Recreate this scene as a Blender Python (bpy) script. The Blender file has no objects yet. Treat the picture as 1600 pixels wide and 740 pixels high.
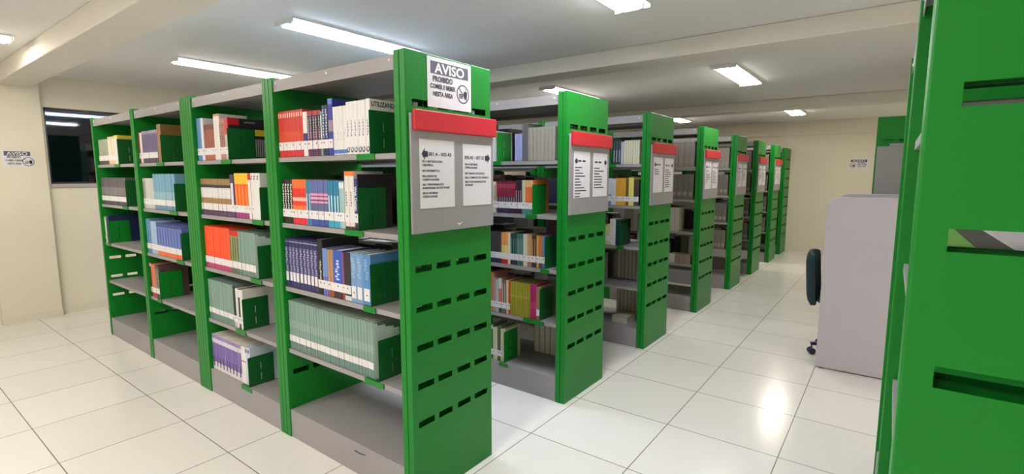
import bpy, math, random
from mathutils import Matrix, Vector
random.seed(7)
PI = math.pi
S = bpy.context.scene
COL = S.collection

# ------------------------------------------------------------------ camera
cam_d = bpy.data.cameras.new('camera'); cam = bpy.data.objects.new('camera', cam_d); COL.objects.link(cam)
cam.location = (1.625, -1.437, 1.493)
cam.rotation_euler = (PI/2 - 0.12056, 0, 0.64353)
cam_d.sensor_width = 36; cam_d.lens = 789/1600*36; cam_d.clip_start = 0.02
S.camera = cam
# ------------------------------------------------------------------ world, exposure
w = bpy.data.worlds.new('night'); S.world = w; w.use_nodes = True
w.node_tree.nodes['Background'].inputs[0].default_value = (.010, .012, .02, 1)
w.node_tree.nodes['Background'].inputs[1].default_value = 1
S.view_settings.view_transform = 'Standard'; S.view_settings.look = 'None'
S.view_settings.gamma = 1; S.view_settings.use_curve_mapping = False
S.view_settings.exposure = 0.0
LAMP_W = 20.0          # watts of one ceiling fixture
CEIL = 2.53
# fixtures: x, y centre, strength factor, tint
COOL = (.66, .80, 1.0); NEUT = (1.0, .95, .88); WARM = (1.0, .92, .80)
FIXTURES = [(-1.70, 1.03, 1.25, COOL), (-3.56, 1.03, .8, NEUT), (.27, 1.03, 1.15, (.92, .94, 1.0)),
            (.27, 4.25, .85, NEUT), (-1.70, 4.25, .75, NEUT), (-1.62, 7.8, .7, WARM), (.27, 7.8, .9, WARM),
            (-3.80, -1.10, .9, WARM), (-1.70, -1.90, 1.0, NEUT), (.27, -1.60, 1.0, NEUT),  # the pair after the left-edge light is unseen, added as front fill
            (3.7, 1.03, .8, NEUT), (3.7, 4.25, .8, NEUT), (3.7, -1.10, .8, NEUT), (-3.56, 4.25, .7, NEUT),  # unseen fixtures, added for illumination
            (-3.56, 7.8, .7, WARM), (-1.7, -3.6, .9, NEUT), (.9, -3.6, .9, NEUT), (3.7, 7.8, .7, WARM)]  # also out of view, added to light the rest of the room

# ------------------------------------------------------------------ materials
def lin(c):
    c = c/255.0
    return c/12.92 if c <= .04045 else ((c+.055)/1.055)**2.4
_m = {}
def mat(rgb, rough=.5, noise=.04, scale=30, metal=0, bump=0, spec=.5, key=''):
    k = (tuple(rgb), rough, noise, scale, metal, bump, spec, key)
    if k in _m: return _m[k]
    m = bpy.data.materials.new((key or 'paint') + '_%d_%d_%d' % tuple(rgb)); m.use_nodes = True
    nt = m.node_tree; b = nt.nodes['Principled BSDF']
    col = [lin(x) for x in rgb]
    b.inputs['Roughness'].default_value = rough; b.inputs['Metallic'].default_value = metal
    b.inputs['Specular IOR Level'].default_value = spec
    g = nt.nodes.new('ShaderNodeNewGeometry'); n = nt.nodes.new('ShaderNodeTexNoise')
    n.inputs['Scale'].default_value = scale; n.inputs['Detail'].default_value = 3
    nt.links.new(g.outputs['Position'], n.inputs['Vector'])
    mx = nt.nodes.new('ShaderNodeMix'); mx.data_type = 'RGBA'
    mx.inputs[6].default_value = (*[x*(1-noise) for x in col], 1)
    mx.inputs[7].default_value = (*[min(1, x*(1+noise)) for x in col], 1)
    nt.links.new(n.outputs['Fac'], mx.inputs[0]); nt.links.new(mx.outputs[2], b.inputs['Base Color'])
    if bump:
        bp = nt.nodes.new('ShaderNodeBump'); bp.inputs['Strength'].default_value = bump; bp.inputs['Distance'].default_value = .002
        nt.links.new(n.outputs['Fac'], bp.inputs['Height']); nt.links.new(bp.outputs['Normal'], b.inputs['Normal'])
    _m[k] = m
    return m
def emis(rgb, strength, name):
    m = bpy.data.materials.new(name); m.use_nodes = True; b = m.node_tree.nodes['Principled BSDF']
    b.inputs['Base Color'].default_value = (.8, .8, .8, 1)
    b.inputs['Emission Color'].default_value = (*rgb, 1); b.inputs['Emission Strength'].default_value = strength
    return m
def tiles():
    m = bpy.data.materials.new('floor_tile'); m.use_nodes = True; nt = m.node_tree; b = nt.nodes['Principled BSDF']
    g = nt.nodes.new('ShaderNodeNewGeometry'); mp = nt.nodes.new('ShaderNodeMapping')
    mp.inputs['Location'].default_value = (-.04+6-.0+.002, -.868+5.8+.002, 0)
    nt.links.new(g.outputs['Position'], mp.inputs['Vector'])
    br = nt.nodes.new('ShaderNodeTexBrick'); br.offset = 0; br.squash = 1
    br.inputs['Scale'].default_value = 1; br.inputs['Brick Width'].default_value = .6; br.inputs['Row Height'].default_value = .58
    br.inputs['Mortar Size'].default_value = .0030; br.inputs['Mortar Smooth'].default_value = .2; br.inputs['Bias'].default_value = 0
    br.inputs['Color1'].default_value = (lin(236), lin(233), lin(228), 1)
    br.inputs['Color2'].default_value = (lin(232), lin(229), lin(223), 1)
    br.inputs['Mortar'].default_value = (lin(135), lin(128), lin(118), 1)
    nt.links.new(mp.outputs['Vector'], br.inputs['Vector']); nt.links.new(br.outputs['Color'], b.inputs['Base Color'])
    n = nt.nodes.new('ShaderNodeTexNoise'); n.inputs['Scale'].default_value = 6; nt.links.new(g.outputs['Position'], n.inputs['Vector'])
    mr = nt.nodes.new('ShaderNodeMapRange'); mr.inputs['To Min'].default_value = .16; mr.inputs['To Max'].default_value = .22
    nt.links.new(n.outputs['Fac'], mr.inputs['Value']); nt.links.new(mr.outputs['Result'], b.inputs['Roughness'])
    bp = nt.nodes.new('ShaderNodeBump'); bp.invert = True; bp.inputs['Strength'].default_value = .35; bp.inputs['Distance'].default_value = .002
    nt.links.new(br.outputs['Fac'], bp.inputs['Height']); nt.links.new(bp.outputs['Normal'], b.inputs['Normal'])
    return m
GREEN = mat((8, 126, 36), .38, .05, 5, spec=.35, bump=0, key='green_paint')
GREEN_D = mat((8, 96, 38), .42, .05, 8, key='green_bookend')
GREY = mat((154, 150, 152), .42, .03, 12, key='grey_paint')
GREYS = mat((150, 148, 149), .35, .02, 9, key='grey_sign')
RED = mat((198, 24, 42), .42, .03, 12, key='red_sign')
PAPER = mat((226, 224, 228), .6, .02, 60, key='paper')
WHITE = mat((232, 232, 232), .5, .02, 40, key='white')
WALL = mat((226, 218, 200), .75, .02, 2.5, bump=.05, key='wall_paint')
CEILM = mat((232, 231, 229), .8, .015, 2, bump=.04, key='ceiling_paint')
BEAMM = mat((226, 221, 210), .8, .015, 2, bump=.04, key='beam_paint')
INK = mat((44, 40, 62), .6, .02, 60, key='ink')
HEAD = mat((88, 84, 104), .6, .02, 60, key='sign_header')
STICK = mat((225, 222, 224), .6, .02, 80, key='sticker')
DOT = mat((70, 22, 40), .6, .02, 80, key='dot')
PAGES = mat((214, 208, 194), .8, .10, 300, key='pages')
LILAC = mat((190, 183, 190), .5, .02, 10, key='laminate')
ALU = mat((150, 152, 155), .35, .03, 20, metal=.5, key='aluminium')
DARKP = mat((32, 30, 34), .5, .05, 30, key='plastic')
TEAL = mat((28, 52, 58), .85, .15, 400, bump=.3, key='fabric')
PURP = mat((64, 48, 84), .45, .05, 30, key='caster')

# ------------------------------------------------------------------ mesh helper
class MB:
    def __init__(s): s.v = []; s.f = []; s.m = []; s.mats = []
    def mi(s, m):
        if m not in s.mats: s.mats.append(m)
        return s.mats.index(m)
    def face(s, pts, m):
        i = len(s.v); s.v += [tuple(p) for p in pts]; s.f.append(tuple(range(i, i+len(pts)))); s.m.append(s.mi(m))
    def box(s, a, b, m, M=None):
        x0, y0, z0 = a; x1, y1, z1 = b
        P = [Vector(p) for p in ((x0,y0,z0),(x1,y0,z0),(x1,y1,z0),(x0,y1,z0),(x0,y0,z1),(x1,y0,z1),(x1,y1,z1),(x0,y1,z1))]
        if M: P = [M @ p for p in P]
        i = len(s.v); s.v += [tuple(p) for p in P]; k = s.mi(m)
        for q in ((0,3,2,1),(4,5,6,7),(0,1,5,4),(1,2,6,5),(2,3,7,6),(3,0,4,7)):
            s.f.append(tuple(i+j for j in q)); s.m.append(k)
    def prism(s, pts, h0, h1, m, M=None):          # polygon in xy (ccw), extruded in z
        n = len(pts); P = [Vector((p[0], p[1], h0)) for p in pts] + [Vector((p[0], p[1], h1)) for p in pts]
        if M: P = [M @ p for p in P]
        i = len(s.v); s.v += [tuple(p) for p in P]; k = s.mi(m)
        s.f.append(tuple(i+j for j in reversed(range(n)))); s.m.append(k)
        s.f.append(tuple(i+n+j for j in range(n))); s.m.append(k)
        for j in range(n):
            s.f.append((i+j, i+(j+1) % n, i+n+(j+1) % n, i+n+j)); s.m.append(k)
    def tube(s, p0, p1, r0, r1, m, n=16):
        p0, p1 = Vector(p0), Vector(p1); d = (p1-p0).normalized()
        a = d.orthogonal().normalized(); b = d.cross(a); i = len(s.v); k = s.mi(m)
        for p, r in ((p0, r0), (p1, r1)):
            for j in range(n):
                t = 2*PI*j/n; s.v.append(tuple(p + a*r*math.cos(t) + b*r*math.sin(t)))
        for j in range(n): s.f.append((i+j, i+(j+1) % n, i+n+(j+1) % n, i+n+j)); s.m.append(k)
        s.f.append(tuple(i+j for j in reversed(range(n)))); s.m.append(k); s.f.append(tuple(i+n+j for j in range(n))); s.m.append(k)
    def grid(s, W, H, T, holes, m, M, hollow=0):   # sheet W x H in (u,v), thickness T in w, with rectangular holes; hollow = folded sheet box
        us = sorted({0, W} | {h[0] for h in holes} | {h[1] for h in holes}); vs = sorted({0, H} | {h[2] for h in holes} | {h[3] for h in holes})
        nu, nv = len(us)-1, len(vs)-1; k = s.mi(m)
        def solid(i, j):
            if i < 0 or j < 0 or i >= nu or j >= nv: return False
            cu, cv = (us[i]+us[i+1])/2, (vs[j]+vs[j+1])/2
            return not any(h[0] < cu < h[1] and h[2] < cv < h[3] for h in holes)
        idx = {}
        def V(i, j, t):
            if (i, j, t) not in idx:
                idx[(i, j, t)] = len(s.v); s.v.append(tuple(M @ Vector((us[i], vs[j], t*T))))
            return idx[(i, j, t)]
        def F(*q): s.f.append(q); s.m.append(k)
        for i in range(nu):
            for j in range(nv):
                if not solid(i, j): continue
                F(V(i,j,1), V(i+1,j,1), V(i+1,j+1,1), V(i,j+1,1)); F(V(i,j,0), V(i,j+1,0), V(i+1,j+1,0), V(i+1,j,0))
                if hollow:
                    for di, dj, e0, e1 in ((-1, 0, (i, j), (i, j+1)), (1, 0, (i+1, j+1), (i+1, j)), (0, -1, (i+1, j), (i, j)), (0, 1, (i, j+1), (i+1, j+1))):
                        if solid(i+di, j+dj) or not (0 <= i+di < nu and 0 <= j+dj < nv): continue
                        for w0, w1 in ((0, hollow), (T, T-hollow)):
                            s.face([M @ Vector((us[e[0]], vs[e[1]], w_)) for e, w_ in ((e0, w0), (e1, w0), (e1, w1), (e0, w1))], m)
                    if i > 0 and j > 0 and i < nu-1 and j < nv-1: continue
                    if i == 0: F(V(i,j,0), V(i,j,1), V(i,j+1,1), V(i,j+1,0))
                    if i == nu-1: F(V(i+1,j,0), V(i+1,j+1,0), V(i+1,j+1,1), V(i+1,j,1))
                    if j == 0: F(V(i,j,0), V(i+1,j,0), V(i+1,j,1), V(i,j,1))
                    if j == nv-1: F(V(i,j+1,0), V(i,j+1,1), V(i+1,j+1,1), V(i+1,j+1,0))
                    continue
                if not solid(i-1, j): F(V(i,j,0), V(i,j,1), V(i,j+1,1), V(i,j+1,0))
                if not solid(i+1, j): F(V(i+1,j,0), V(i+1,j+1,0), V(i+1,j+1,1), V(i+1,j,1))
                if not solid(i, j-1): F(V(i,j,0), V(i+1,j,0), V(i+1,j,1), V(i,j,1))
                if not solid(i, j+1): F(V(i,j+1,0), V(i,j+1,1), V(i+1,j+1,1), V(i+1,j+1,0))
    def mesh(s, name):
        me = bpy.data.meshes.new(name); me.from_pydata(s.v, [], s.f)
        for m in s.mats: me.materials.append(m)
        me.polygons.foreach_set('material_index', s.m); me.update()
        return me
    def build(s, name, parent=None, loc=None): return link(name, s.mesh(name), parent, loc)
def link(name, me, parent=None, loc=None):
    o = bpy.data.objects.new(name, me); COL.objects.link(o)
    if parent: o.parent = parent
    if loc: o.location = loc
    return o
def thing(name, label, cat, loc=(0,0,0), rz=0, group=None):
    o = bpy.data.objects.new(name, None); COL.objects.link(o); o.empty_display_size = .1
    o.location = loc; o.rotation_euler = (0, 0, rz); return tag(o, label, cat, group)
def tag(o, label, cat, group=None):
    o['label'] = label; o['category'] = cat
    if group: o['group'] = group
    return o
def struct(mb, name):
    o = mb.build(name); o['kind'] = 'structure'; return o
def bevel(o, wd=.003, seg=2):
    b = o.modifiers.new('bevel', 'BEVEL'); b.width = wd; b.segments = seg; b.limit_method = 'ANGLE'; b.angle_limit = math.radians(40)
    return o
def mtx(X, Y, O):                                  # local x, y axes and origin -> matrix (z = X x Y)
    X, Y = Vector(X), Vector(Y); Z = X.cross(Y); M = Matrix.Identity(4)
    for i in range(3): M[i][0] = X[i]; M[i][1] = Y[i]; M[i][2] = Z[i]; M[i][3] = O[i]
    return M
_txt = {}
def text_obj(body, size, M, m, parent, name='lettering', align='LEFT', bold=0, sx=1.0, fit=0):
    cu = bpy.data.curves.new('t', 'FONT'); cu.body = body; cu.size = size; cu.align_x = align; cu.offset = bold; cu.extrude = .0001
    cu.resolution_u = 3
    t = bpy.data.objects.new('t', cu); COL.objects.link(t); bpy.context.view_layer.update()
    me = bpy.data.meshes.new_from_object(t.evaluated_get(bpy.context.evaluated_depsgraph_get()))
    bpy.data.objects.remove(t); bpy.data.curves.remove(cu)
    if fit:
        xs = [v.co.x for v in me.vertices]; sx = fit/(max(xs)-min(xs))
    me.transform(Matrix.Diagonal((sx, 1, 1, 1))); me.transform(M); me.materials.clear(); me.materials.append(m)
    for p in me.polygons: p.material_index = 0
    return link(name, me, parent)

# ------------------------------------------------------------------ room shell
XL, XR, YB, YF = -5.5, 4.6, 9.85, -5.0
fl = MB(); fl.box((XL-.3, YF-.2, -.1), (XR+.2, YB+.2, 0), tiles()); struct(fl, 'floor')
ce = MB(); ce.box((XL-.3, YF-.2, CEIL), (XR+.2, YB+.2, CEIL+.1), CEILM); struct(ce, 'ceiling')
WY0, WY1, WZ0, WZ1 = -.065, 3.56, 1.395, 2.205
wl = MB()
wl.box((XL-.2, YF, 0), (XL, WY0, CEIL), WALL); wl.box((XL-.2, WY1, 0), (XL, YB, CEIL), WALL)
wl.box((XL-.2, WY0, 0), (XL, WY1, WZ0), WALL); wl.box((XL-.2, WY0, WZ1), (XL, WY1, CEIL), WALL)
struct(wl, 'wall_left')
wb = MB(); wb.box((XL-.2, YB, 0), (XR+.2, YB+.15, CEIL), WALL); wb.box((XL, YB-.035, 2.27), (XR, YB, CEIL), WALL); struct(wb, 'wall_back')
wf = MB(); wf.box((XL-.2, YF-.15, 0), (XR+.2, YF, CEIL), WALL); struct(wf, 'wall_front')
wr = MB(); wr.box((XR, YF, 0), (XR+.15, YB, CEIL), WALL); struct(wr, 'wall_right')
pl = MB(); pl.box((XL, -.56, 0), (XL+.075, WY0-.03, CEIL), WALL); bevel(struct(pl, 'trim_1'), .006)
for i, (y0, z0, y1) in enumerate(((-.42, 2.38, -.16), (2.52, 2.40, 2.80), (6.42, 2.40, 6.70))):
    bm = MB(); bm.box((XL, y0, z0), (XR, y1, CEIL), BEAMM); bevel(struct(bm, 'trim_%d' % (i+2)), .008)
BBM = mat((222, 214, 196), .35, .02, 4, key='skirting')
for nm, a, b in (('baseboard_left', (XL, WY0-.03, 0), (XL+.012, YB, .075)), ('baseboard_back', (XL, YB-.012, 0), (XR, YB, .075)),
                 ('baseboard_pilaster', (XL+.075, -.56, 0), (XL+.087, WY0-.03, .075)), ('baseboard_right', (XR-.012, YF, 0), (XR, YB, .075))):
    q = MB(); q.box(a, b, BBM); struct(q, nm)
# window in the left wall
fr = MB()
for a, b in (((WY0, WZ0), (WY1, WZ0+.03)), ((WY0, WZ1-.03), (WY1, WZ1)), ((WY0, WZ0), (WY0+.03, WZ1)), ((WY1-.03, WZ0), (WY1, WZ1)),
             ((.86, WZ0), (.90, WZ1)), ((1.76, WZ0), (1.80, WZ1)), ((2.66, WZ0), (2.70, WZ1))):
    fr.box((XL-.13, a[0], a[1]), (XL-.09, b[0], b[1]), mat((58, 58, 66), .4, .03, 20, key='frame'))
win = struct(fr, 'window_1')
gm = bpy.data.materials.new('night_glass'); gm.use_nodes = True; gb = gm.node_tree.nodes['Principled BSDF']
gb.inputs['Base Color'].default_value = (.55, .6, .7, 1); gb.inputs['Roughness'].default_value = .03
gb.inputs['Transmission Weight'].default_value = 1; gb.inputs['IOR'].default_value = 1.5
gl = MB(); gl.box((XL-.115, WY0+.03, WZ0+.03), (XL-.107, WY1-.03, WZ1-.03), gm); gl.build('window_glass', win)
si = MB(); si.box((XL-.2, WY0, WZ0-.025), (XL+.02, WY1, WZ0+.012), mat((182, 176, 174), .4, .08, 60, key='granite')); bevel(si.build('window_sill', win), .004)
ow = MB(); ow.box((XL-2.2, -3, 0), (XL-2.1, 6, 2.6), mat((58, 58, 84), .9, .25, 2, key='outside'))
ow.box((XL-2.1, .75, 0), (XL-2.05, 1.6, 1.95), mat((104, 44, 26), .8, .2, 5, key='outside_door')); struct(ow, 'wall_outside')

# ------------------------------------------------------------------ ceiling lights
LIGHT_LABEL = {
 (-1.70, 1.03): 'brightest bluish twin-tube ceiling light above the end of the front range',
 (-3.56, 1.03): 'long thin twin-tube ceiling light left of the bluish one, above the front range',
 (.27, 1.03): 'white twin-tube ceiling light cut off by the top edge of the picture',
 (.27, 4.25): 'white twin-tube ceiling light over the aisle between the two right-hand beams',
 (-1.70, 4.25): 'small sliver of ceiling light showing just above the second range',
 (-1.62, 7.8): 'small ceiling light showing above the fourth green end panel',
 (.27, 7.8): 'farthest ceiling light over the aisle, near the back wall',
 (-3.80, -1.10): 'ceiling light at the left edge in front of the near ceiling beam',
 (-1.70, -1.90): 'unseen ceiling light added above the frame, between the left-edge light and the camera',
 (.27, -1.60): 'unseen ceiling light added overhead as fill, just left of the camera',
 (3.7, 1.03): 'nearest of the unseen ceiling lights added behind the green bookcase at the right edge',
 (3.7, 4.25): 'middle one of the unseen ceiling lights added behind the right-edge bookcase',
 (3.7, -1.10): 'unseen ceiling light added beyond the right edge, beside the nearest bookcase',
 (-3.56, 4.25): 'unseen ceiling light added behind the front range, above the left part of the third range',
 (-3.56, 7.8): 'unseen ceiling light added behind the ranges, near the far left corner',
 (-1.7, -3.6): 'left one of the two unseen ceiling lights added behind the camera',
 (.9, -3.6): 'right one of the two unseen ceiling lights added behind the camera',
 (3.7, 7.8): 'unseen ceiling light added in the far right corner, behind the bookcases'}
def ceiling_light(x, y, f, tint):
    lab = LIGHT_LABEL[(x, y)]
    t = thing('ceiling_light', lab, 'ceiling light', (x, y, CEIL), 0, 'twin-tube ceiling lights')
    h = MB(); L, W = .57, .115
    h.box((-W, -L, -.008), (W, L, 0), WHITE)
    for s_ in (-1, 1):
        h.box((s_*W-(.002 if s_ > 0 else 0), -L, -.014), (s_*W+(.002 if s_ < 0 else 0), L, -.008), WHITE)
        h.box((-W, s_*L-(.004 if s_ > 0 else 0), -.034), (W, s_*L+(.004 if s_ < 0 else 0), -.008), WHITE)
    h.prism([(-.018, 0), (.018, 0), (0, .018)], -L+.01, L-.01, WHITE, mtx((1,0,0), (0,0,-1), (0,0,-.008)) @ Matrix.Scale(-1, 4, (0,0,1)))
    h.build('housing', t)
    em = emis(tint, 24.0*f, 'tube_glow')
    for s_ in (-1, 1):
        q = MB(); q.tube((s_*.062, -L+.03, -.026), (s_*.062, L-.03, -.026), .013, .013, em, 12); q.build('tube', t)
        for e in (-1, 1):
            q = MB(); q.box((s_*.062-.012, e*(L-.015)-.010, -.036), (s_*.062+.012, e*(L-.015)+.008, -.009), WHITE); q.build('lamp_socket', t)
    ld = bpy.data.lights.new('fixture_light', 'AREA'); ld.shape = 'RECTANGLE'; ld.size = .17; ld.size_y = 1.06
    ld.energy = LAMP_W*f; ld.color = tint
    lo = bpy.data.objects.new('fixture_light', ld); COL.objects.link(lo); lo.parent = t; lo.location = (0, 0, -.041)
for a in FIXTURES: ceiling_light(*a)

# ------------------------------------------------------------------ shelving
DEP = .55; HT = 2.01; PT = .034; BAY = 1.045
ZS = {'A': 1.590, 'B': 1.236, 'C': .881, 'D': .524}; ZE = .165; SET = .017   # shelves stand back from the panel edges
ORD = ['front', 'second', 'third', 'fourth', 'fifth', 'sixth', 'seventh']
ROWY = [0, 1.298, 2.626, 4.097, 5.515, 6.795, 8.123]
def slots(shift=0):
    H = []
    for k in range(9):
        zc = .378 + .1775*k + shift
        for a, b in ((.034, .132), (.160, .252), (.290, .382), (.414, .512)): H.append((a, b, zc-.0145, zc+.0145))
    return H
def panel_mesh(shift=0):                        # u = depth (local y), v = height, thickness in +x
    q = MB(); q.grid(DEP, HT, PT, slots(shift), GREEN, mtx((0,1,0), (0,0,1), (0,0,0)), .002); return q.mesh('side_panel')
PANEL = panel_mesh(); PANEL_R = panel_mesh(-.030)
XI0, XI1 = -1.044, -.072                        # clear span of a bay, measured from its right joint
def shelf_mesh(XI0=XI0, XI1=XI1):
    q = MB(); q.box((XI0, SET, -.002), (XI1, .262, 0), GREY); q.box((XI0, SET, -.024), (XI1, SET+.0015, -.002), GREY)
    q.box((XI0, SET+.0015, -.024), (XI1, SET+.014, -.0225), GREY); q.box((XI0, .2605, -.02), (XI1, .262, -.002), GREY)
    return q.mesh('shelf')
def rear_shelf_mesh(XI0=XI0, XI1=XI1):
    q = MB(); y = DEP-SET+.004
    q.box((XI0, DEP-.262, -.002), (XI1, y-.004, 0), GREY); q.box((XI0, y-.0055, -.024), (XI1, y-.004, -.002), GREY)
    q.box((XI0, y-.018, -.024), (XI1, y-.0055, -.0225), GREY); q.box((XI0, DEP-.262, -.02), (XI1, DEP-.2605, -.002), GREY)
    return q.mesh('shelf')
def top_mesh(XI0=XI0, XI1=XI1):
    q = MB(); q.box((XI0, .008, 1.934), (XI1, .0105, 1.994), GREY); q.box((XI0, DEP-.0105, 1.934), (XI1, DEP-.008, 1.994), GREY)
    q.box((XI0, .0105, 1.96), (XI1, DEP-.0105, 1.963), GREY)
    for x in (XI0+.03, (XI0+XI1)/2, XI1-.03, ):
        q.tube((x, .008, 1.975), (x, .005, 1.975), .006, .005, WHITE, 10)
    return q.mesh('top_cover')
def plinth_mesh(XI0=XI0, XI1=XI1):
    q = MB(); q.box((XI0, .006, 0), (XI1, DEP-.006, ZE), GREY); return q.mesh('base_plinth')
SETS = {}
def bay_meshes(a, b):
    if (a, b) not in SETS: SETS[(a, b)] = (shelf_mesh(a, b), rear_shelf_mesh(a, b), top_mesh(a, b), plinth_mesh(a, b))
    return SETS[(a, b)]
BAYW = ['aisle-end', 'second', 'third', 'farthest']
def bookcase(k, loc, rz, label, group, end=False, panel=PANEL, rx=(-.037,), lx=(-BAY,)):
    """rx, lx: right edges of the upright panels that stand at the right and left of the bay"""
    t = thing('bookcase', label, 'bookcase', loc, rz, group)
    if end: bevel(link('end_panel', panel, t, (-PT, 0, 0)), .003)
    for x in rx+lx: bevel(link('side_panel', panel, t, (x-PT, 0, 0)), .003)
    M_SH, M_RS, M_TOP, M_PL = bay_meshes(max(lx)+.001, min(rx)-PT-.001)
    for z in ZS.values():
        link('shelf', M_SH, t, (0, 0, z)); link('shelf', M_RS, t, (0, 0, z))
    link('top_cover', M_TOP, t); bevel(link('base_plinth', M_PL, t), .002)
    return t
WIDE = {1: dict(rx=(-.037, -.072), lx=(-1.027, -1.063)), 2: dict(rx=(-.055, -.091, -.127))}
for r, y in enumerate(ROWY):
    for k in range(4):
        lab = 'green steel bookcase with grey shelves, %s of the %s range' % (['aisle end', 'second from aisle end', 'third from aisle end', 'far left end'][k], ORD[r])
        bookcase(k, (-BAY*k, y, 0), 0, lab, 'green bookcases in the %s range' % ORD[r], end=(k == 0), **(WIDE.get(k, {}) if r == 0 else {}))
# low-depth range against the back wall
t = bookcase(0, (-.01, 9.27, 0), 0, 'green steel bookcase standing against the back wall behind the seventh range', 'green bookcases by the back wall', end=True)
# right-hand ranges run away from the camera, their faces turned to the aisle; local x axis points to -y there
for k, (x, y, lab) in enumerate(((1.651, -.61, 'green slotted steel bookcase filling the right edge, nearest the camera'),
                                (1.651, -.61+BAY, 'green steel bookcase just behind the nearest one at the right edge'),
                                (1.478, 4.19, 'green steel bookcase with a grey notice board on its end, beyond the grey partition desk'),
                                (1.478, 4.19+BAY, 'green steel bookcase behind the one beyond the grey partition desk'))):
    bookcase(0, (x, y, 0), -PI/2, lab, 'green bookcases right of the aisle', end=(k in (0, 2)), panel=PANEL_R if k < 2 else PANEL)

# ------------------------------------------------------------------ range signs
def papers(t, x, y0, y1, z0, z1, arrow, head, lines, bars, M0):
    """one sheet on a sign: local y across, z up, facing +x"""
    p = MB(); p.box((x, y0, z0), (x+.0012, y1, z1), PAPER); po = p.build('paper', t)
    X = x+.0014; h = z1-.062
    A = MB(); w_ = .036
    ya = y0+.012 if arrow < 0 else y1-.010-w_
    pts = [(0, 0), (.018, -.024), (.018, -.012), (w_, -.012), (w_, .012), (.018, .012), (.018, .024)]
    if arrow > 0: pts = [(w_-a, -b) for a, b in pts]
    A.prism(pts, 0, .0006, INK, mtx((0,1,0), (0,0,1), (X, ya, h))); A.build('arrow_print', po)
    if head:
        hy = ya+w_+.004 if arrow < 0 else y0+.012
        text_obj(head, .0215, mtx((0,1,0), (0,0,1), (X, hy, h-.007)), INK, po, 'lettering', 'LEFT', .0005, fit=.140)
        for dy, s_ in lines:
            text_obj(s_, .0125, mtx((0,1,0), (0,0,1), (X, y0+.014, z1-dy)), INK, po, 'lettering', 'LEFT', .0004, 1.0)
    elif bars:
        B = MB()
        yb = ya+w_+.006 if arrow < 0 else y0+.02
        B.box((X, yb, h-.005), (X+.0004, yb+.040, h+.006), INK); B.box((X, yb+.055, h-.005), (X+.0004, yb+.095, h+.006), INK)
        rnd = random.Random(bars*31+arrow)
        for k in range(bars):
            z = z1-.105-k*.0185
            B.box((X, y0+.014, z), (X+.0004, y0+.06+rnd.random()*.11, z+.006), INK)
        B.build('printed_lines', po)
def range_sign(x, y, label, rz=0, head=None, bars=(8, 6), red=True):
    t = thing('range_sign', label, 'sign', (x, y, 0), rz, 'grey direction signs on the range ends' if red else None)
    q = MB(); q.box((.002, .012, 1.245), (.016, .552, 1.752), GREYS); bevel(q.build('backing_plate', t), .003)
    if red:
        q = MB(); q.box((.016, .020, 1.682), (.034, .558, 1.768), RED); bevel(q.build('header_strip', t), .004)
    if head:
        papers(t, .0162, .055, .268, 1.352, 1.648, -1, head[0][0], head[0][1], 0, None)
        papers(t, .0162, .325, .532, 1.352, 1.640, 1, head[1][0], head[1][1], 0, None)
        c = MB(); c.prism([(0, .006), (.012, -.004), (.040, .012), (.014, .004), (.006, .008)], 0, .0006, WHITE, mtx((0,1,0), (0,0,1), (.0162, .285, 1.268))); c.build('scuff_mark', t)
    elif red:
        papers(t, .0162, .055, .268, 1.352, 1.648, -1, None, None, bars[0], None)
        papers(t, .0162, .312, .520, 1.352, 1.645, 1, None, None, bars[1], None)
    else:
        q = MB(); q.box((.016, .10, 1.752), (.020, .552, 1.775), GREYS); q.build('header_strip', t)
    return t
L1 = [(.098, '001.4 METODOLOGIA'), (.114, 'CIENTÍFICA'), (.138, '004 INFORMÁTICA'), (.161, '004.6 REDES DE'), (.176, 'COMPUTADORES'),
      (.197, '005.1 PROGRAMAÇÃO/'), (.212, 'ENGENHARIA DE SOFTWARE'), (.234, '005.43 SISTEMAS'), (.249, 'OPERACIONAIS')]
L2 = [(.098, '005.43 SISTEMAS'), (.113, 'OPERACIONAIS'), (.140, '005.7 BANCO DE DADOS'), (.160, '006.6 COMPUTAÇÃO GRÁFICA'), (.180, '006.76 PROGRAMAÇÃO DE'), (.195, 'INTERNET')]
range_sign(0, 0, 'grey direction sign with red strip and two readable white sheets on the nearest range end', head=(('001.4 - 005.43', L1), ('005.43 - 007.35', L2)))
for r in range(1, 7):
    range_sign(0, ROWY[r], 'grey direction sign with red strip on the end panel of the %s range' % ORD[r], bars=((11, 8), (3, 9), (8, 8), (9, 7), (8, 8), (8, 8))[r-1])
range_sign(1.478, 4.19, 'plain grey notice board on the green end panel beyond the grey partition desk', rz=-PI/2, red=False)

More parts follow.
